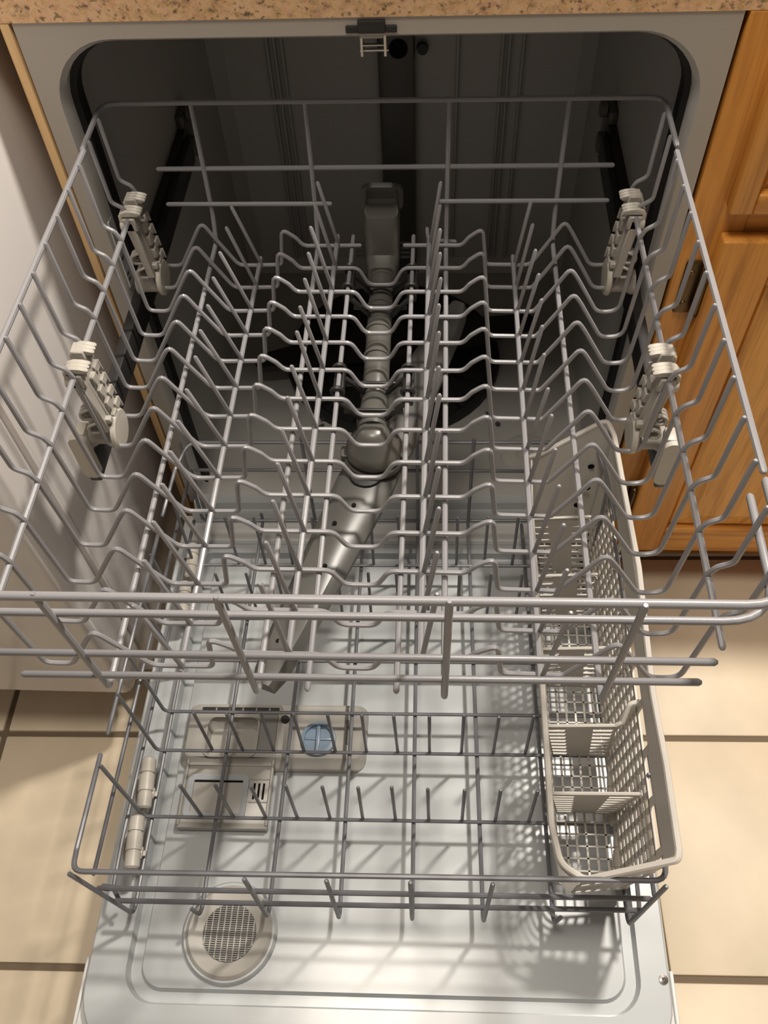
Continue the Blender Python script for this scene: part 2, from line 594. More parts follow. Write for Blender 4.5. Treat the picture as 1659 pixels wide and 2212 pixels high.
for y, z in prof:
    rows.append([bm.verts.new((x, door_y(x, y), z)) for x in (lx0 + 0.008, -0.15, 0.0, 0.15, lx1 - 0.008)])
for a, b in zip(rows[:-1], rows[1:]):
    for k in range(4):
        bm.faces.new((a[k], a[k + 1], b[k + 1], b[k]))
door = new_obj('door', bm, M['liner'], dw)
bm = bmesh.new()
sh = lambda c: (c.x, door_y(c.x, c.y), c.z)
add_box(bm, -0.3035, 0.3105, -0.735, -0.02, 0.150, 0.186, 0.003, 2, None, sh)
add_box(bm, -0.3060, -0.3025, -0.745, -0.60, 0.135, 0.190, 0.001, 1, None, sh)
add_box(bm, 0.3095, 0.3130, -0.745, -0.60, 0.135, 0.190, 0.001, 1, None, sh)
add_box(bm, -0.306, 0.313, -0.755, -0.735, 0.135, 0.190, 0.003, 2, None, sh)
new_obj('door_skin', bm, M['doorskin'], door)
lathe('screw', M['chrome'], door, (0.2995, door_y(0.3, -0.6098), 0.2003), (0, 0, 1), [(0, 0.005), (0.002, 0.0045), (0.0028, 0.002), (0.0015, 0.0)], 16)
# dispenser (deeper than the liner, built as rim + wells)
bm = bmesh.new()
dx0, dx1, dy0, dy1 = -0.2405, -0.0175, -0.4005, -0.3175
xm = -0.1250
cup = rrect(-0.2105, -0.1500, -0.3865, -0.3390, 0.009, 6)
cupf = rrect(-0.2085, -0.1520, -0.3845, -0.3480, 0.008, 6)
lip = rrect(-0.2125, -0.1480, -0.3885, -0.3370, 0.010, 6)
left0 = rrect(dx0, xm, dy0, dy1, [0.001, 0.014, 0.016, 0.001], 6)
left1 = rrect(dx0 + 0.006, xm, dy0 + 0.013, dy1 - 0.004, [0.001, 0.010, 0.008, 0.001], 6)
loft(bm, [D(left0, 0.1950), D(left0, 0.2000), D(left1, 0.2100), D(lip, 0.2100), D(lip, 0.2125), D(cup, 0.2125), D(cup, 0.2050), D(cupf, 0.1968)], cap1=True)
right0 = rrect(xm, dx1, dy0, dy1, [0.014, 0.001, 0.001, 0.016], 6)
right1 = rrect(xm, dx1 - 0.006, dy0 + 0.013, dy1 - 0.004, [0.010, 0.001, 0.001, 0.008], 6)
right2 = rrect(xm + 0.003, dx1 - 0.009, dy0 + 0.017, dy1 - 0.008, [0.008, 0.001, 0.001, 0.006], 6)
loft(bm, [D(right0, 0.1950), D(right0, 0.2000), D(right1, 0.2100), D(right2, 0.2085)], cap1=True)
new_obj('detergent_dispenser', bm, M['disp'], door)
bm = bmesh.new()
add_box(bm, -0.2215, -0.1265, -0.3315, -0.3255, 0.2088, 0.2112, 0.0005, 1, None, sh)
new_obj('hinge_slot', bm, M['black'], door)
bm = bmesh.new()
for k in range(5):
    add_box(bm, -0.2050 + k * 0.0165, -0.2032 + k * 0.0165, -0.3305, -0.3265, 0.2100, 0.2118, 0.0004, 1, None, sh)
new_obj('hinge_lug', bm, M['disp'], door)
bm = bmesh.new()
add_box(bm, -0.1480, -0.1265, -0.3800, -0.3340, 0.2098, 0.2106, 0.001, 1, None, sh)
new_obj('cup_recess_shade', M and bm, M['dispdark'], door)  # flat dark plate instead of a hollow; its colour paints the shade inside
lathe('indicator_eye', M['black'], door, (-0.1185, door_y(-0.118, -0.3395), 0.2085), (0, 0, 1), [(0, 0.0055), (0.002, 0.005), (0.002, 0.0)], 16)
# rinse aid cap
cx, cy = -0.0755, -0.3655
cap_o = lathe('rinse_cap', M['blue'], door, (cx, cy, 0.2080), (0, 0, 1), [(0, 0.0215), (0.006, 0.0205), (0.0065, 0.0165), (0.003, 0.0160), (0.003, 0.0)], 32)
bm = bmesh.new()
add_box(bm, cx - 0.0022, cx + 0.0022, cy - 0.0165, cy + 0.0165, 0.2105, 0.2165, 0.001)
add_box(bm, cx - 0.0160, cx + 0.0160, cy - 0.0018, cy + 0.0018, 0.2100, 0.2125, 0.0008)
new_obj('cap_grip', bm, M['blue'], door)
bm = bmesh.new()
add_box(bm, -0.0430, -0.0365, -0.3700, -0.3395, 0.2083, 0.2100, 0.001, 1, None, sh)
add_box(bm, -0.0420, -0.0385, -0.3500, -0.3440, 0.2098, 0.2125, 0.0008, 1, None, sh)
new_obj('lid_catch', bm, M['dispdark'], door)
# opened lid lying flat towards the front
bm = bmesh.new()
add_box(bm, -0.2290, -0.1250, -0.4665, -0.3930, 0.2030, 0.2068, 0.0012, 2, None, sh)
add_box(bm, -0.2290, -0.1250, -0.4700, -0.4640, 0.1990, 0.2095, 0.001, 1, None, sh)
add_box(bm, -0.2290, -0.2262, -0.4670, -0.3900, 0.2060, 0.2110, 0.0006, 1, None, sh)
add_box(bm, -0.1278, -0.1250, -0.4670, -0.3900, 0.2060, 0.2110, 0.0006, 1, None, sh)
add_box(bm, -0.2270, -0.1270, -0.3975, -0.3950, 0.2060, 0.2085, 0.0005, 1, None, sh)
add_box(bm, -0.1510, -0.1270, -0.4135, -0.4115, 0.2060, 0.2082, 0.0005, 1, None, sh)
add_box(bm, -0.1510, -0.1290, -0.4400, -0.4380, 0.2060, 0.2082, 0.0005, 1, None, sh)
new_obj('dispenser_lid', bm, M['disp'], door)
bm = bmesh.new()
g0 = rrect(-0.2240, -0.1525, -0.4590, -0.4080, 0.007, 5)
g1 = rrect(-0.2170, -0.1590, -0.4530, -0.4150, 0.002, 5)
loft(bm, [D(g0, 0.2066), D(g0, 0.2100), D(g1, 0.2100), D(g1, 0.2066)])
new_obj('lid_seal', bm, M['seal'], door)
bm = bmesh.new()
for k in range(3):
    add_box(bm, -0.1468 + k * 0.0055, -0.1444 + k * 0.0055, -0.4360, -0.4175, 0.2064, 0.2074, 0, 1, None, sh)
add_box(bm, -0.2170, -0.1590, -0.4168, -0.4150, 0.2064, 0.2072, 0, 1, None, sh)
new_obj('lid_slot', bm, M['hole'], door)

# vent
vc = Vector((-0.1535, -0.5775, 0.1955))
lathe('vent_ring', M['disp'], door, vc, (0, 0, 1), [(0, 0.0475), (0.008, 0.0465), (0.0105, 0.043), (0.0095, 0.036), (0.0085, 0.030), (0.0085, 0.0)], 48)
bm = bmesh.new()
add_cyl(bm, vc, (0, 0, 1), [(0, 0.0515), (0.004, 0.051), (0.0075, 0.0485), (0.0075, 0.046)], 48)
new_obj('vent_collar', bm, M['liner'], door)
lathe('vent_throat', M['black'], door, vc + Vector((0.001, -0.001, 0.0086)), (0, 0, 1), [(0, 0.0285), (0.0006, 0.0285), (0.0006, 0)], 40)
bm = bmesh.new()
RR = 0.0283
vx, vy, vz = vc.x + 0.001, vc.y - 0.001, vc.z + 0.0092
for k in range(-4, 5):
    x = k * 0.0064 * 1.0
    h = math.sqrt(max(RR * RR - x * x, 0))
    if h > 0.004:
        add_box(bm, vx + x - 0.0006, vx + x + 0.0006, vy - h, vy + h, vz, vz + 0.0016)
for k in range(-13, 14):
    y = k * 0.0021
    h = math.sqrt(max(RR * RR - y * y, 0))
    if h > 0.003:
        add_box(bm, vx - h, vx + h, vy + y - 0.00035, vy + y + 0.00035, vz, vz + 0.0010)
new_obj('vent_grille', bm, M['disp'], door)

# ================================================================== UPPER RACK
Y0, PY = -0.0175, 0.0365
yk = lambda k: Y0 - k * PY
ur = thing('dish_rack', (0, -0.22, 0.6), 'upper grey wire rack pulled out above the other, with spray pipe and arm', 'rack', None)
W = M['wire']
half = [(0.2612, 0.7690), (0.2595, 0.706), (0.2495, 0.6995), (0.2462, 0.691), (0.2422, 0.6015), (0.2205, 0.6005), (0.1960, 0.6425), (0.1872, 0.6560), (0.1785, 0.6395), (0.1570, 0.6010), (0.1100, 0.6020), (0.1045, 0.6480), (0.0905, 0.6365), (0.0835, 0.6265), (0.0235, 0.6268), (0.0130, 0.6050)]
radh = [0.008, 0.008, 0.008, 0.007, 0.012, 0.012, 0.009, 0.012, 0.012, 0.006, 0.007, 0.010, 0.010, 0.010, 0.010]
full = [(-x, z) for x, z in half] + [(x, z) for x, z in reversed(half)]
radf = radh + [0.010, 0.010] + list(reversed(radh))
radf = radh + [radh[-1]] + list(reversed(radh))[0:]
radf = radh[:] + [0.010] + list(reversed(radh))
radf = radf[:len(full) - 2]
tmpl = None
for k in range(0, 13):
    if tmpl is None:
        bm = bmesh.new()
        add_tube(bm, fillet([(x, 0, z) for x, z in full], radf), 0.0021, 8)
        o = new_obj('cross_wire', bm, W, ur)
        tmpl = o.data
    else:
        o = bpy.data.objects.new('cross_wire', tmpl)
        COL.objects.link(o)
        o.parent = ur
        o.matrix_parent_inverse = Matrix.Translation(-ur.location)
    o.location = (0, yk(k), 0)
for s in (-1, 1):
    pts = [(s * x, yk(-1), z) for x, z in half[:-2]] + [(s * 0.0235, yk(-1), 0.6268)]
    tube('cross_wire', W, ur, pts, 0.0021, radh[:-1])
# long wires: the four that turn up at both ends
for x in (-0.1785, -0.0690, 0.0672, 0.1785):
    zb = 0.6225 if abs(x) < 0.1 else 0.6265
    tube('long_wire', W, ur, [(x, 0.047, 0.7700), (x, 0.036, 0.655), (x, 0.026, zb), (x, -0.484, zb - 0.004), (x, -0.4895, 0.7690)], 0.0025, [0.03, 0.012, 0.007])
for x in (-0.0323, 0.0325):
    tube('long_wire', W, ur, [(x, 0.040, 0.6225), (x, -0.481, 0.6225)], 0.0023)
for x, y0 in ((-0.1335, 0.025), (0.1390, 0.027)):
    tube('tine_rail', W, ur, [(x, y0, 0.606), (x, -0.4605, 0.606)], 0.0025)
for x, y0 in ((-0.0475, 0.0285), (0.0494, 0.0255)):
    tube('tine_rail', W, ur, [(x, y0, 0.6315), (x, -0.4565, 0.6315)], 0.0026)
for s in (-1, 1):
    tube('side_rail', W, ur, [(s * 0.2470, 0.022, 0.688), (s * 0.2470, -0.473, 0.688)], 0.0026)
    tube('top_rail', W, ur, [(s * 0.2640, -0.038 if s > 0 else -0.028, 0.7675), (s * 0.2655, -0.389, 0.7675)], 0.0026)
# rear loop and bars
tube('rear_loop', W, ur, [(-0.2655, -0.027, 0.7675), (-0.2650, 0.046, 0.7700), (0.2650, 0.046, 0.7700), (0.2655, -0.028, 0.7675)], 0.0025, 0.016)
tube('rear_bar', W, ur, [(-0.2255, 0.0420, 0.7030), (0.2290, 0.0420, 0.7035)], 0.0025)
tube('rear_bar', W, ur, [(-0.2230, 0.0355, 0.6665), (-0.0530, 0.0355, 0.6660)], 0.0024)
tube('rear_bar', W, ur, [(0.0605, 0.0350, 0.6685), (0.2290, 0.0350, 0.6685)], 0.0024)
tube('hook_wire', W, ur, [(0.047, 0.040, 0.632), (0.048, 0.036, 0.621), (0.077, 0.038, 0.617)], 0.0020, 0.004)
# front loops and bars
tube('front_loop', W, ur, [(-0.2655, -0.397, 0.7675), (-0.2655, -0.4905, 0.7675), (0.2655, -0.4860, 0.7675), (0.2655, -0.397, 0.7675)], 0.0030, 0.030, 10, 7)
tube('front_loop', W, ur, [(-0.2655, -0.389, 0.740), (-0.2655, -0.4855, 0.738), (0.2655, -0.4808, 0.738), (0.2655, -0.389, 0.740)], 0.0027, 0.034, 10, 7)
tube('front_bar', W, ur, [(-0.245, -0.4855, 0.681), (0.2425, -0.4805, 0.681)], 0.0027, 0, 10)
tube('front_bar', W, ur, [(-0.2335, -0.4850, 0.645), (0.2415, -0.4790, 0.646)], 0.0027, 0, 10)

# tines: tip pixels were measured on the photograph and turned into points (x, z) in the plane of each wire
TA = [(499.7, 444.5), (488.7, 489.5), (474.5, 543.5), (460, 598), (448, 658), (432, 712), (421, 769), (402, 840), (384, 908), (367, 974), (349, 1044.5), (330, 1126), (310, 1210), (288, 1307)]
TB = [(686, 392), (680, 439.5), (671, 489), (666, 545), (658, 601), (648, 661), (641, 715), (629.5, 789), (621.2, 856.5), (607, 926), (599, 1000), (589, 1081), (574, 1170), (562, 1260)]
TC = [(952, 392), (950.5, 442), (950.5, 494), (950.5, 545), (952, 599.5), (948, 656.5), (948, 716), (948, 791), (949.5, 851), (948.5, 929.6), (948, 1009), (948, 1096), (944, 1192), (944, 1282)]
TD = [(1147, 434), (1151, 483), (1157, 538.5), (1164, 591), (1170, 645.6), (1171.6, 702.6), (1175.6, 763.6), (1184, 838), (1192, 895.5), (1200, 969), (1208, 1048), (1218, 1132), (1225.5, 1230), (1233.6, 1322)]
F = 1863.1449
CR = cam.rotation_euler.to_matrix()
CL = Vector(cam.location)


def on_y(uv, y):
    d = CR @ Vector(((uv[0] - 829.5) / F, -(uv[1] - 1106) / F, -1))
    return CL + d * ((y - CL.y) / d.y)


for tips, bx, bz in ((TA, -0.1320, 0.6075), (TB, -0.0462, 0.6335), (TC, 0.0508, 0.6335), (TD, 0.1405, 0.6075)):
    for i, uv in enumerate(tips):
        y = yk(i - 1) - 0.0035
        tip = on_y(uv, y + 0.003)
        tube('tine', W, ur, [(bx, y, bz - 0.001), tip - Vector((0, 0, 0.0018))], 0.0020)

# height adjusters with rollers
for s in (-1, 1):
    for yc in (-0.2170, -0.0040):
        n_of = lambda z: 0.2375 + (z - 0.6) * 0.10
        SH = lambda c: (s * (n_of(c.z) + c.x), yc + c.y, c.z)
        bm = bmesh.new()
        add_box(bm, -0.003, 0.006, -0.019, -0.008, 0.618, 0.686, 0.001, 1, None, SH)
        add_box(bm, -0.004, 0.002, -0.010, 0.016, 0.608, 0.690, 0.001, 1, None, SH)
        add_box(bm, -0.006, 0.007, -0.019, -0.007, 0.676, 0.690, 0.001, 1, None, SH)
        add_box(bm, -0.006, 0.006, 0.002, 0.016, 0.680, 0.698, 0.001, 1, None, SH)
        for q in range(4):
            z0 = 0.618 + q * 0.0155
            add_box(bm, -0.0078, -0.003, -0.006, 0.003, z0, z0 + 0.011, 0.0008, 1, None, SH)
            add_box(bm, -0.0068, -0.003, 0.006, 0.0155, z0 + 0.004, z0 + 0.012, 0.0008, 1, None, SH)
            add_box(bm, -0.0075, 0.004, 0.0145, 0.0165, z0, z0 + 0.012, 0.0004, 1, None, SH)
        add_box(bm, -0.008, 0.004, -0.016, -0.010, 0.627, 0.633, 0.0008, 1, None, SH)
        # two little latch tabs on the outer side
        for zt in (0.640, 0.622):
            P = [(s * (n_of(zt) + 0.006), yc - 0.020, zt + 0.010), (s * (n_of(zt) + 0.013), yc - 0.022, zt + 0.008), (s * (n_of(zt) + 0.013), yc - 0.022, zt), (s * (n_of(zt) + 0.006), yc - 0.019, zt - 0.003)]
            for dy in (0.0, 0.004, 0.008):
                add_tube(bm, fillet([Vector(p) + Vector((0, dy, 0)) for p in P], 0.004), 0.0016, 6)
        adj = new_obj('height_adjuster', bm, M['clipgrey'], ur)
        for yo in (0.0105, -0.0115):
            bm = bmesh.new()
            for q in range(3):
                yy = yc + yo + (q - 1) * 0.0042
                arc = [(s * n_, yy, z_) for n_, z_ in ((0.2350, 0.6945), (0.2400, 0.6960), (0.2470, 0.6965), (0.2515, 0.6950), (0.2542, 0.6915), (0.2545, 0.6865), (0.2525, 0.6825))]
                add_tube(bm, arc, 0.0023, 6)
            add_box(bm, s * 0.2440 - 0.009, s * 0.2440 + 0.008, yc + yo - 0.0060, yc + yo + 0.0060, 0.6915, 0.6955, 0.001)
            add_cyl(bm, (s * 0.2535, yc + yo - 0.003, 0.681), (s, 0, 0), [(-0.002, 0.006), (0.0025, 0.006), (0.0032, 0.004)], 14)
            new_obj('hook', bm, M['cream'], adj)
        lathe('roller', M['cream'], adj, (s * 0.2315, yc - 0.004, 0.6075), (s, 0, 0), [(0, 0.010), (0.0005, 0.0175), (0.002, 0.0190), (0.005, 0.0190), (0.007, 0.016), (0.007, 0.009)], 26)
        lathe('axle', M['clipgrey'], adj, (s * 0.238, yc - 0.004, 0.6010), (s, 0, 0), [(0, 0.0105), (0.018, 0.0105), (0.022, 0.013), (0.025, 0.013), (0.026, 0.008)], 20)

# spray feed pipe under the rack
bm = bmesh.new()
pp = [(-0.003, 0.047, 0.580), (-0.002, 0.0, 0.5795), (-0.0015, -0.10, 0.5790), (-0.001, -0.160, 0.5785)]
add_tube(bm, pp, 0.0130, 20)
for y in (0.020, -0.025, -0.062, -0.100, -0.150):
    add_cyl(bm, (-0.002, y, 0.5793), (0, 1, 0), [(-0.0018, 0.0130), (-0.0018, 0.0142), (0.0018, 0.0142), (0.0018, 0.0130)], 24)
pipe = new_obj('spray_pipe', bm, M['dgrey'], ur)
bm = bmesh.new()


def sec(y, z, hw, hh, tilt=0.0):
    L = rrect(-hw, hw, -hh, hh, min(hw, hh) * 0.55, 5)
    c, s_ = math.cos(tilt), math.sin(tilt)
    return [(-0.002 + a, y + b * s_, z + b * c) for a, b in L]


loft(bm, [sec(0.022, 0.580, 0.0150, 0.0150, 0.0), sec(0.036, 0.582, 0.0175, 0.0170, 0.25), sec(0.050, 0.592, 0.0185, 0.0180, 0.8), sec(0.056, 0.610, 0.0190, 0.0170, 1.25), sec(0.058, 0.632, 0.0190, 0.0160, 1.45), sec(0.060, 0.645, 0.0180, 0.0140, 1.2), sec(0.066, 0.652, 0.0160, 0.0100, 0.7), sec(0.075, 0.654, 0.0150, 0.0090, 0.2)], True, True)
loft(bm, [sec(0.074, 0.645, 0.0225, 0.0150), sec(0.080, 0.645, 0.0225, 0.0150)], True, True)
loft(bm, [sec(0.080, 0.645, 0.0180, 0.0110), sec(0.086, 0.645, 0.0180, 0.0110)], True, True)
new_obj('pipe_elbow', bm, M['dgrey'], pipe)
bm = bmesh.new()
for q in range(4):
    for s in (-1, 1):
        add_box(bm, -0.002 + s * 0.018, -0.002 + s * 0.030, 0.0505, 0.0525, 0.585 + q * 0.006, 0.588 + q * 0.006, 0.0005)
new_obj('elbow_fins', bm, M['black'], pipe)
# hub and arm
hub = lathe('spray_hub', M['dgrey'], ur, (-0.0005, -0.2020, 0.5780), (0, 0, -1), [(-0.0125, 0.0), (-0.0120, 0.009), (-0.009, 0.0135), (0.000, 0.0175), (0.010, 0.0245), (0.016, 0.0275), (0.021, 0.0280), (0.024, 0.0265), (0.026, 0.024), (0.026, 0.030), (0.031, 0.030), (0.032, 0.02)], 36)
bm = bmesh.new()
add_cyl(bm, (-0.001, -0.155, 0.5785), (0, -1, 0), [(0, 0.0132), (0.012, 0.0140), (0.020, 0.0150), (0.030, 0.0165), (0.042, 0.0150)], 24)
for s in (-1, 1):
    add_box(bm, -0.0005 + s * 0.029 - 0.004, -0.0005 + s * 0.029 + 0.004, -0.210, -0.196, 0.546, 0.556, 0.002)
new_obj('hub_neck', bm, M['dgrey'], hub)
arm_c = Vector((-0.0005, -0.2020, 0.535))
tip_dir = Vector((-0.0790, -0.2240, 0)).normalized()
ang = math.atan2(tip_dir.y, tip_dir.x)
bm = bmesh.new()
for s in (0, math.pi):
    m4 = Matrix.Translation(arm_c) @ Matrix.Rotation(ang + s, 4, 'Z')
    st = [(0.0, 0.027, 0.0), (0.03, 0.0285, 0.0), (0.12, 0.0235, -0.003), (0.20, 0.0185, -0.006), (0.238, 0.0145, -0.007), (0.252, 0.010, -0.0075)]
    loops = []
    for x, hw, dz in st:
        L = [(x, -hw, dz - 0.005), (x, -hw, dz + 0.001), (x, -hw * 0.72, dz + 0.008), (x, 0.0, dz + 0.0095), (x, hw * 0.62, dz + 0.0085), (x, hw, dz + 0.001), (x, hw, dz - 0.005)]
        loops.append([m4 @ Vector(p) for p in L])
    loft(bm, loops, True, True)
arm = new_obj('spray_arm', bm, M['arm'], ur)
bm = bmesh.new()
m4 = Matrix.Translation(arm_c) @ Matrix.Rotation(ang, 4, 'Z')
for x, y, h in ((0.060, 0.003, 0.0095), (0.085, -0.006, 0.0088), (0.130, 0.004, 0.0065), (0.212, -0.004, 0.0025), (0.232, 0.003, 0.0015)):
    add_cyl(bm, m4 @ Vector((x, y, h - 0.0005)), (0, 0, 1), [(0, 0.0022), (0.0008, 0.0022), (0.0008, 0)], 10)
new_obj('jet_hole', bm, M['hole'], arm)
bm = bmesh.new()
add_cyl(bm, m4 @ Vector((0.022, 0, 0.006)), (0, 0, 1), [(0, 0.017), (0.006, 0.016), (0.007, 0.010)], 20)
new_obj('arm_boss', bm, M['black'], arm)
# black clips holding the pipe to the two middle wires
for yc, zc in ((-0.028, 0.6225), (-0.172, 0.6225)):
    bm = bmesh.new()
    for s in (-1, 1):
        add_box(bm, s * 0.0325 - 0.0050, s * 0.0325 + 0.0050, yc - 0.018, yc + 0.018, 0.606, 0.6195, 0.0015)
        for yy in (yc - 0.015, yc + 0.015):
            add_tube(bm, [(s * 0.0325 + math.cos(math.radians(a)) * 0.0052, yy, 0.6225 + math.sin(math.radians(a)) * 0.0052) for a in range(-60, 241, 25)], 0.0022, 6)
        add_box(bm, s * 0.0325 + 0.0035, s * 0.0325 + 0.0055, yc - 0.016, yc + 0.016, 0.612, 0.626, 0.0008)
        add_tube(bm, [(s * 0.031, yc - 0.016, 0.610), (s * 0.020, yc - 0.017, 0.598), (s * 0.012, yc - 0.017, 0.588)], 0.003, 6)
        add_tube(bm, [(s * 0.031, yc + 0.016, 0.610), (s * 0.020, yc + 0.017, 0.598), (s * 0.012, yc + 0.017, 0.588)], 0.003, 6)
    add_box(bm, -0.028, 0.028, yc - 0.019, yc - 0.016, 0.596, 0.602, 0.001)
    add_box(bm, -0.028, 0.028, yc + 0.016, yc + 0.019, 0.596, 0.602, 0.001)
    new_obj('pipe_clip', bm, M['black'], ur)

# ================================================================== LOWER RACK
lr = thing('dish_rack', (0, -0.31, 0.2), 'lower grey wire rack rolled out on the open door, below the upper rack', 'rack', None)
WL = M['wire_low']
sy = 0.0165


def Yx(y, x):
    return y + sy * x


BZ = 0.2385
longs = [(-0.2525, -0.2500), (-0.1765, -0.1790), (-0.1036, -0.1081), (-0.0365, -0.0336), (0.0373, 0.0420), (0.1056, 0.1152), (0.1780, 0.1870), (0.2520, 0.2630)]
YR, YF = -0.066, -0.5655
for i, (xr, xf) in enumerate(longs):
    pts = []
    if i in (2, 4, 5):
        pts += [(xr, -0.0640, 0.4095), (xr, -0.0655, 0.3480)]
        if i == 2:
            pts += [(xr + 0.001, -0.070, 0.300)]
    elif i in (1, 3):
        pts += [(xr, YR, BZ + 0.012)]
    elif i in (0, 7):
        pts += [(xr, -0.0660, 0.345)]
    pts += [(xr, YR, BZ - 0.0045), (xf, Yx(YF, xf), BZ - 0.0045)]
    if i in (1, 6):
        pts += [(xf - 0.004 * (1 if xf > 0 else -1) * -1, Yx(-0.5640, xf), 0.2600)]
    elif i == 0:
        pts += [(-0.2700, Yx(-0.5590, -0.265), 0.3830)]
    elif i == 7:
        pts += [(0.2680, Yx(-0.5595, 0.268), 0.3830)]
    else:
        pts += [(xf, Yx(-0.5610, xf), 0.3840)]
    tube('long_wire', WL, lr, pts, 0.0023, 0.010)


def xlong(i, y):
    xr, xf = longs[i]
    return xr + (xf - xr) * (YR - y) / (YR - YF)


# cross wires with their upturned sides
rows_T = [(-0.0655, True), (-0.1375, True), (-0.2175, True), (-0.2760, True), (-0.3430, True), (-0.3905, True), (-0.4660, True)]
for yr, _ in rows_T:
    xl, xr = -0.2590, 0.2620
    zt = 0.372 if yr < -0.15 else 0.392
    dy = 0.0105
    tl = -0.2685 if yr < -0.15 else -0.2575
    tr = 0.2690 if yr < -0.15 else 0.2600
    tube('cross_wire', WL, lr, [(tl, Yx(yr, xl) + dy, zt), (xl, Yx(yr, xl), BZ), (xr, Yx(yr, xr), BZ), (tr, Yx(yr, xr) + dy, zt)], 0.0021, 0.009)
# rear loop + bar, side rails
tube('rear_loop', WL, lr, [(-0.2575, -0.170, 0.393), (-0.2540, -0.1040, 0.396), (-0.2430, -0.0660, 0.4015), (0.2500, -0.0600, 0.4015), (0.2600, -0.100, 0.396), (0.2640, -0.166, 0.393)], 0.0023, 0.018)
tube('rear_bar', WL, lr, [(-0.2462, -0.0655, 0.3462), (0.1850, -0.0655, 0.3515)], 0.0022)
for s in (-1, 1):
    tube('top_rail', WL, lr, [(s * 0.2655, -0.180, 0.372), (s * 0.2700, -0.425 if s < 0 else -0.30, 0.370)], 0.0023)
    tube('middle_rail', WL, lr, [(s * 0.2655, -0.058, 0.312), (s * 0.2750, -0.547, 0.308)], 0.0023)
    tube('side_rail', WL, lr, [(s * 0.2665, -0.080, 0.252), (s * 0.2735, -0.500, 0.250), (s * 0.2725, -0.548, 0.250), (s * 0.2640, -0.560, 0.242)], 0.0023, 0.01)
# front loop and bars
tube('front_loop', WL, lr, [(-0.2725, -0.4480, 0.3700), (-0.2725, -0.5400, 0.3730), (-0.2690, -0.5605, 0.3800), (0.2700, -0.5495, 0.3800), (0.2725, -0.525, 0.3750), (0.2725, -0.430, 0.3700)], 0.0026, 0.014, 8, 5)
tube('front_bar', WL, lr, [(-0.2660, Yx(-0.5560, -0.266), 0.3105), (0.2690, Yx(-0.5560, 0.269), 0.3150)], 0.0026)
tube('front_bar', WL, lr, [(-0.2640, Yx(-0.5575, -0.264), 0.2600), (0.2720, Yx(-0.5575, 0.272), 0.2680)], 0.0026)
tube('side_stub', WL, lr, [(-0.2590, -0.5480, 0.249), (-0.2660, -0.5560, 0.300)], 0.0022)
# tines
tx = [-0.1938, -0.1582, -0.1221, -0.0869, -0.0507, -0.0147, 0.0213, 0.0577, 0.0940, 0.1300, 0.1664]
for yr, dx in ((-0.1375, -0.0045), (-0.2175, -0.0035), (-0.3905, 0.0), (-0.4660, 0.0)):
    for x in tx:
        b = Vector((x + dx, Yx(yr, x) + 0.001, BZ + 0.001))
        t = b + Vector((0.0014 * (1 if x < 0 else -1) + random.uniform(-.0006, .0006), random.uniform(-.0006, .0006), 0.108 + random.uniform(-.002, .002)))
        tube('tine', WL, lr, [b, t], 0.0019)
# roller carriers: cream knuckled covers with a wheel under each
for s in (-1, 1):
    for (ya, yb) in ((-0.4070, -0.4650), (-0.4720, -0.5280), (-0.115, -0.168), (-0.174, -0.226)):
        xa = s * (0.2615 + (0.0 if s < 0 else 0.004)) - 0.002
        xb = s * (0.2560 + (0.0 if s < 0 else 0.004)) - 0.002
        bm = bmesh.new()
        ln = abs(yb - ya)
        pf_ = [(0, 0.0060), (0.002, 0.0084), (0.30 * ln, 0.0086), (0.31 * ln, 0.0072), (0.34 * ln, 0.0072), (0.35 * ln, 0.0088), (0.66 * ln, 0.0088), (0.67 * ln, 0.0074), (0.70 * ln, 0.0074), (0.71 * ln, 0.0084), (ln - 0.002, 0.0082), (ln, 0.0058)]
        add_cyl(bm, (xa, ya, 0.2460), (xb - xa, yb - ya, 0), pf_, 16)
        add_box(bm, xa - 0.0035, xa + 0.0035, min(ya, yb) + 0.004, max(ya, yb) - 0.004, 0.226, 0.247, 0.0015)
        add_box(bm, xa - s * 0.010 - 0.003, xa - s * 0.010 + 0.003, (ya + yb) / 2 - 0.016, (ya + yb) / 2 - 0.004, 0.240, 0.2455, 0.001)
        add_box(bm, xa - s * 0.010 - 0.005, xa - s * 0.010 + 0.006, (ya + yb) / 2 - 0.013, (ya + yb) / 2 - 0.007, 0.238, 0.242, 0.001)
        car = new_obj('roller_carrier', bm, M['cream'], lr)
        lathe('wheel', M['cream'], car, (xa + s * 0.006, (ya + yb) / 2, 0.2182), (s, 0, 0), [(0, 0.007), (0.0005, 0.0150), (0.002, 0.0160), (0.006, 0.0160), (0.008, 0.014), (0.008, 0.006)], 22)

# ================================================================== CUTLERY BASKET
cb = thing('cutlery_basket', (0.22, -0.31, 0.243), 'long pale grey lattice cutlery basket with five compartments at the right of the lower rack', 'basket')
BM = M['basket']
b_bot = 0.2445
fx0, fx1 = 0.1950, 0.2575        # footprint
fy0, fy1 = -0.5250, -0.1000
zl, zr = 0.3650, 0.4200


def LW(y, t):   # left wall point, t 0 bottom .. 1 rim
    top = Vector((0.1745 + 0.0, y, zl))
    bot = Vector((fx0, max(min(y, -0.10), -0.528), b_bot))
    return bot.lerp(top, t)


def RW(y, t):
    top = Vector((0.2715, y, zr))
    bot = Vector((fx1, max(min(y, -0.10), -0.528), b_bot))
    return bot.lerp(top, t)


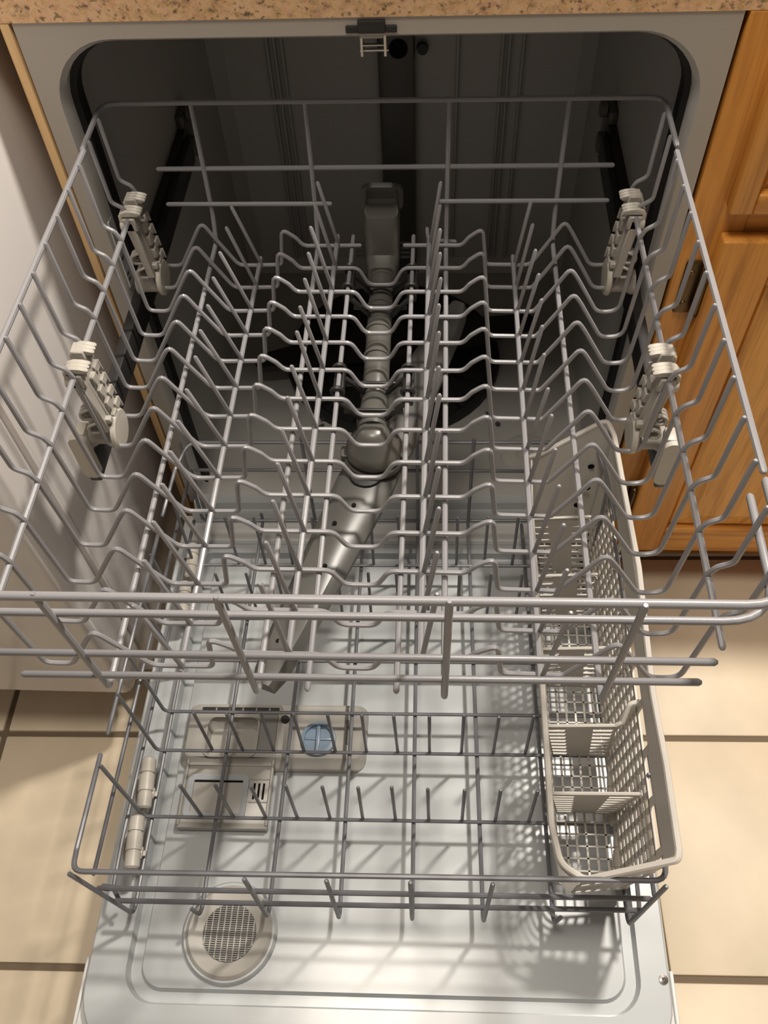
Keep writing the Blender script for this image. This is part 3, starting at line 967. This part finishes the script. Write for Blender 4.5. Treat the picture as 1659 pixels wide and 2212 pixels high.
bm = bmesh.new()
lattice(bm, LW(-0.515, 0), LW(-0.10, 0), LW(-0.10, 0.96), LW(-0.515, 0.96), 44, 5, 0.0042, 0.0038, 0.0022)
left_wall = new_obj('left_wall', bm, BM, cb, smooth=False)
bm = bmesh.new()
lattice(bm, RW(-0.525, 0), RW(-0.10, 0), RW(-0.10, 0.70), RW(-0.525, 0.70), 30, 10, 0.0050, 0.0046, 0.0022)
lattice(bm, RW(-0.525, 0.70), RW(-0.10, 0.70), RW(-0.10, 0.82), RW(-0.525, 0.82), 9, 1, 0.0075, 0.0035, 0.0022)
# solid upper band
for a, b in ((-0.536, -0.085),):
    A, B, C, Dq = RW(a, 0.82), RW(b, 0.82), RW(b, 1.0), RW(a, 1.0)
    o_ = Vector((0.0012, 0, 0))
    loft(bm, [[A - o_, B - o_, C - o_, Dq - o_], [A + o_, B + o_, C + o_, Dq + o_]], True, True)
new_obj('right_wall', bm, BM, cb, smooth=False)
# floor grid
bm = bmesh.new()
lattice(bm, (fx0, fy0, b_bot), (fx1, fy0, b_bot), (fx1, fy1, b_bot), (fx0, fy1, b_bot), 6, 34, 0.0022, 0.0016, 0.0022)
new_obj('floor_grid', bm, BM, cb, smooth=False)
# dividers
for i, (yt, yb) in enumerate(((-0.4690, -0.4520), (-0.4010, -0.3880), (-0.3150, -0.3050), (-0.2240, -0.2200), (-0.1450, -0.145))):
    xr_t = (0.2590, 0.2440, 0.2420, 0.2420, 0.2420)[i]
    tl, trp = LW(yt, 0.97), Vector((xr_t, yt, 0.368))
    bl, br = Vector((fx0 + 0.001, yb, b_bot + 0.002)), Vector((fx1 - 0.001, yb, b_bot + 0.002))
    bm = bmesh.new()
    P = lambda u, v: (bl * (1 - u) + br * u) * (1 - v) + (tl * (1 - u) + trp * u) * v
    lattice(bm, P(0.0, 0), P(0.30, 0), P(0.30, 0.93), P(0, 0.93), 1, 8, 0.0025, 0.0062, 0.0018)
    lattice(bm, P(0.66, 0), P(1.0, 0), P(1.0, 0.93), P(0.66, 0.93), 1, 8, 0.0025, 0.0062, 0.0018)
    o_ = Vector((0, 0.0010, 0))
    loft(bm, [[P(0.28, 0) - o_, P(0.68, 0) - o_, P(0.68, 1) - o_, P(0.28, 1) - o_], [P(0.28, 0) + o_, P(0.68, 0) + o_, P(0.68, 1) + o_, P(0.28, 1) + o_]], True, True)
    add_tube(bm, [tl, trp], 0.0018, 6)
    if i == 1:
        # raised handle tab
        add_tube(bm, fillet([trp, trp + Vector((0.006, 0.002, 0.004)), trp + Vector((0.011, 0.014, 0.022)), trp + Vector((0.018, 0.016, 0.022))], 0.004), 0.0026, 8)
        loft(bm, [[trp + Vector((0, d, -0.018)), trp + Vector((0.016, d + 0.012, -0.018)), trp + Vector((0.018, d + 0.015, 0.02)), trp + Vector((0.009, d + 0.012, 0.02)), trp + Vector((0, d, 0))] for d in (-0.001, 0.001)], True, True)
    new_obj('divider', bm, BM, cb)
# front wall, with slatted rounded left corner
bm = bmesh.new()
ct = Vector((0.1985, -0.5250, 0))
fl_t, fr_t = Vector((0.2000, -0.5475, 0.3680)), Vector((0.2720, -0.5400, 0.4190))
fl_b, fr_b = Vector((0.2080, -0.5330, b_bot)), Vector((0.2570, -0.5280, b_bot))
o_ = Vector((0, 0.0011, 0))
lo = 0.62
Pf = lambda u, v: (fl_b * (1 - u) + fr_b * u) * (1 - v) + (fl_t * (1 - u) + fr_t * u) * v
loft(bm, [[Pf(0, lo) - o_, Pf(1, lo) - o_, Pf(1, 1) - o_, Pf(0, 1) - o_], [Pf(0, lo) + o_, Pf(1, lo) + o_, Pf(1, 1) + o_, Pf(0, 1) + o_]], True, True)
loft(bm, [[Pf(0, 0.12) - o_, Pf(0.92, 0.12) - o_, Pf(0.92, 0.5) - o_, Pf(0, 0.5) - o_], [Pf(0, 0.12) + o_, Pf(0.92, 0.12) + o_, Pf(0.92, 0.5) + o_, Pf(0, 0.5) + o_]], True, True)
lattice(bm, Pf(0, 0), Pf(1, 0), Pf(1, lo), Pf(0, lo), 5, 1, 0.003, 0.003, 0.0022)
for q in range(10):
    v = q / 9 * 0.93
    a = LW(-0.515, v)
    b = Pf(0.0, v)
    mid = Vector((a.x + 0.0005, b.y + 0.003, (a.z + b.z) / 2))
    add_tube(bm, [a * (1 - t) ** 2 + mid * 2 * t * (1 - t) + b * t * t for t in [k / 6 for k in range(7)]], 0.0019, 6)
new_obj('front_wall', bm, BM, cb)
# rear wall: tall solid sheet, higher on the right
bm = bmesh.new()
rl_b, rr_b = Vector((0.1880, -0.1000, b_bot)), Vector((0.2560, -0.0950, b_bot))
top = [(0.1725, -0.0830, 0.4030), (0.1850, -0.0810, 0.4060), (0.2200, -0.0700, 0.4230), (0.2520, -0.0600, 0.4390), (0.2590, -0.0600, 0.4400), (0.2635, -0.0640, 0.4370), (0.2655, -0.0720, 0.4330)]
L = [tuple(rl_b), tuple(rr_b)] + list(reversed(top))
loft(bm, [[Vector(p) for p in L], [Vector(p) + Vector((0, -0.0024, 0)) for p in L]], True, True)
# return flange of the rear left corner
loft(bm, [[Vector(p) for p in ((0.188, -0.100, b_bot), (0.1725, -0.083, 0.403), (0.1740, -0.150, 0.366), (0.1945, -0.150, b_bot))], [Vector(p) + Vector((0.002, 0, 0)) for p in ((0.188, -0.100, b_bot), (0.1725, -0.083, 0.403), (0.1740, -0.150, 0.366), (0.1945, -0.150, b_bot))]], True, True)
loft(bm, [[Vector(p) for p in ((0.2560, -0.095, b_bot), (0.2655, -0.072, 0.433), (0.2715, -0.130, 0.424), (0.2575, -0.130, b_bot))], [Vector(p) + Vector((0.002, 0, 0)) for p in ((0.2560, -0.095, b_bot), (0.2655, -0.072, 0.433), (0.2715, -0.130, 0.424), (0.2575, -0.130, b_bot))]], True, True)
new_obj('rear_wall', bm, BM, cb)
bm = bmesh.new()
for (x, y, z, rx) in ((0.2475, -0.0775, 0.380, 0.004), (0.2455, -0.0870, 0.350, 0.005), (0.2385, -0.0930, 0.322, 0.005)):
    add_cyl(bm, (x, y - 0.0018, z), (0, -1, 0), [(0, rx), (0.0008, rx), (0.0008, 0)], 14)
new_obj('rear_hole', bm, M['hole'], cb)
# rim strip all the way round
bm = bmesh.new()
rim = [(0.1740, -0.1500, 0.3660), (0.1738, -0.3400, 0.3650), (0.1735, -0.5000, 0.3650), (0.1795, -0.5350, 0.3655), (0.2000, -0.5485, 0.3680), (0.2720, -0.5410, 0.4195), (0.2735, -0.5330, 0.4205), (0.2735, -0.4600, 0.4205), (0.2705, -0.3900, 0.4215), (0.2735, -0.2500, 0.4265), (0.2705, -0.1600, 0.4260), (0.2660, -0.0760, 0.4330), (0.2590, -0.0615, 0.4405), (0.2520, -0.0610, 0.4395), (0.1850, -0.0820, 0.4065), (0.1725, -0.0840, 0.4035)]
pr = fillet(rim, [0, 0.02, 0.02, 0.014, 0.006, 0.006, 0.05, 0.1, 0.1, 0.1, 0.01, 0.008, 0.008, 0.02], 5)
add_tube(bm, pr, 0.0032, 8)
new_obj('rim', bm, BM, cb)

# ================================================================== STOVE (left), END PANEL
st = thing('stove', (-0.64, -0.1, 0), 'white enamelled stove whose glossy side stands left of the dishwasher', 'stove')
sx = -0.3360
box('body', M['stove'], st, -1.09, sx - 0.0015, -0.214, 0.55, 0.06, 0.915, 0.004)
box('corner_post', M['stove'], st, -1.09, sx, -0.219, -0.211, 0.135, 0.90, 0.003)
box('oven_door', M['stove'], st, -1.09, sx - 0.002, -0.285, -0.219, 0.1345, 0.86, 0.012, 4)
for x in (-0.37, -1.05):
    for y in (-0.12, 0.5):
        lathe('foot', M['black'], st, (x, y, 0.0), (0, 0, 1), [(0, 0.018), (0.01, 0.018), (0.012, 0.01), (0.062, 0.01)], 14)
bm = bmesh.new()
add_box(bm, -1.08, sx - 0.012, -0.150, -0.140, 0.02, 0.135)
new_obj('kick_plate', bm, M['black'], st)

ep = box('end_panel', M['rawwood'], None, -0.3115, -0.3030, -0.001, 0.58, 0.0, 0.866, 0.0008)
ep['label'] = 'thin raw wood panel edge between the white stove side and the dishwasher frame'
ep['category'] = 'panel'

# ================================================================== COUNTERTOP
ct = thing('countertop', (0, 0.3, 0.865), 'speckled tan granite-look countertop running over the dishwasher', 'countertop')
bm = bmesh.new()
pf = [(0.012, 0.8665), (-0.001, 0.8665), (-0.0015, 0.8690), (-0.006, 0.8900), (-0.008, 0.9000), (-0.004, 0.9060), (0.004, 0.9085), (0.63, 0.9085), (0.63, 0.8665)]
loft(bm, [[(x, y, z) for y, z in pf] for x in (-0.334, 1.25)], True, True)
new_obj('slab', bm, M['granite'], ct)

# ================================================================== OAK CABINET (right)
kc = thing('kitchen_cabinet', (0.65, 0.28, 0), 'golden oak base cabinet with a drawer and a raised panel door, right of the dishwasher', 'cabinet')
CXR = 1.05
Yf = -0.002
box('stile', M['oak'], kc, 0.3045, 0.3600, Yf, 0.02, 0.098, 0.866, 0.001)
box('stile', M['oak'], kc, CXR - 0.05, CXR, Yf, 0.02, 0.098, 0.866, 0.001)
for z0, z1 in ((0.098, 0.140), (0.650, 0.700), (0.83, 0.866)):
    box('face_rail', M['oakh'], kc, 0.360, CXR - 0.05, Yf + 0.0003, 0.02, z0, z1, 0.001)
box('carcass', M['oak'], kc, 0.306, CXR, 0.02, 0.60, 0.099, 0.865)
box('toe_board', M['oakh'], kc, 0.310, CXR, 0.040, 0.055, 0.006, 0.10, 0.001)
box('toe_gap_shade', M['hole'], kc, 0.310, CXR, 0.044, 0.052, 0.0005, 0.0065)  # black strip under the toe board, painting the shade of the open gap


def raised(name, x0, x1, z0, z1, parent, fr, panel_m):
    yb, yf = Yf - 0.001, -0.0215
    o = box(name, M['oak'], parent, x0 + fr * 0.5, x1 - fr * 0.5, -0.0095, yb, z0 + fr * 0.5, z1 - fr * 0.5)
    for a, b, c, d in ((x0, x0 + fr, z0, z1), (x1 - fr, x1, z0, z1)):
        box('frame_stile', M['oak'], o, a, b, yf, yb, c, d, 0.003, 3)
    for a, b, c, d in ((x0 + fr, x1 - fr, z0, z0 + fr), (x0 + fr, x1 - fr, z1 - fr, z1)):
        box('frame_rail', M['oakh'], o, a, b, yf + 0.0004, yb, c, d, 0.003, 3)
    bm = bmesh.new()
    e = 0.0
    ins = [(0.0, -0.010), (0.004, -0.010), (0.006, -0.0125), (0.030, -0.0185), (0.033, -0.0195)]
    loops = []
    for d, y in ins:
        loops.append([(x0 + fr + d, y, z0 + fr + d), (x1 - fr - d, y, z0 + fr + d), (x1 - fr - d, y, z1 - fr - d), (x0 + fr + d, y, z1 - fr - d)])
    loft(bm, loops, False, True)
    new_obj('raised_panel', bm, panel_m, o, smooth=False)
    return o


drawer = raised('drawer', 0.3330, CXR - 0.03, 0.6900, 0.8520, kc, 0.022, M['oakp'])
cdoor = raised('cabinet_door', 0.3375, CXR - 0.03, 0.1060, 0.6600, kc, 0.056, M['oakp'])
for z in (0.590, 0.215):
    bm = bmesh.new()
    add_box(bm, 0.3135, 0.3315, -0.0055, Yf, z - 0.034, z + 0.034, 0.002)
    add_tube(bm, [(0.3345, -0.012, z - 0.026), (0.3345, -0.012, z + 0.026)], 0.0048, 12)
    add_cyl(bm, (0.3345, -0.012, z + 0.026), (0, 0, 1), [(0, 0.003), (0.003, 0.0045), (0.006, 0.0035), (0.008, 0.0)], 12)
    add_cyl(bm, (0.3345, -0.012, z - 0.026), (0, 0, -1), [(0, 0.003), (0.003, 0.0045), (0.006, 0.0035), (0.008, 0.0)], 12)
    for dz in (-0.02, 0.02):
        add_cyl(bm, (0.3215, -0.0055, z + dz), (0, -1, 0), [(0, 0.0032), (0.0012, 0.0026), (0.0014, 0.0)], 10)
    new_obj('hinge', bm, M['bronze'], kc)

bpy.context.view_layer.update()
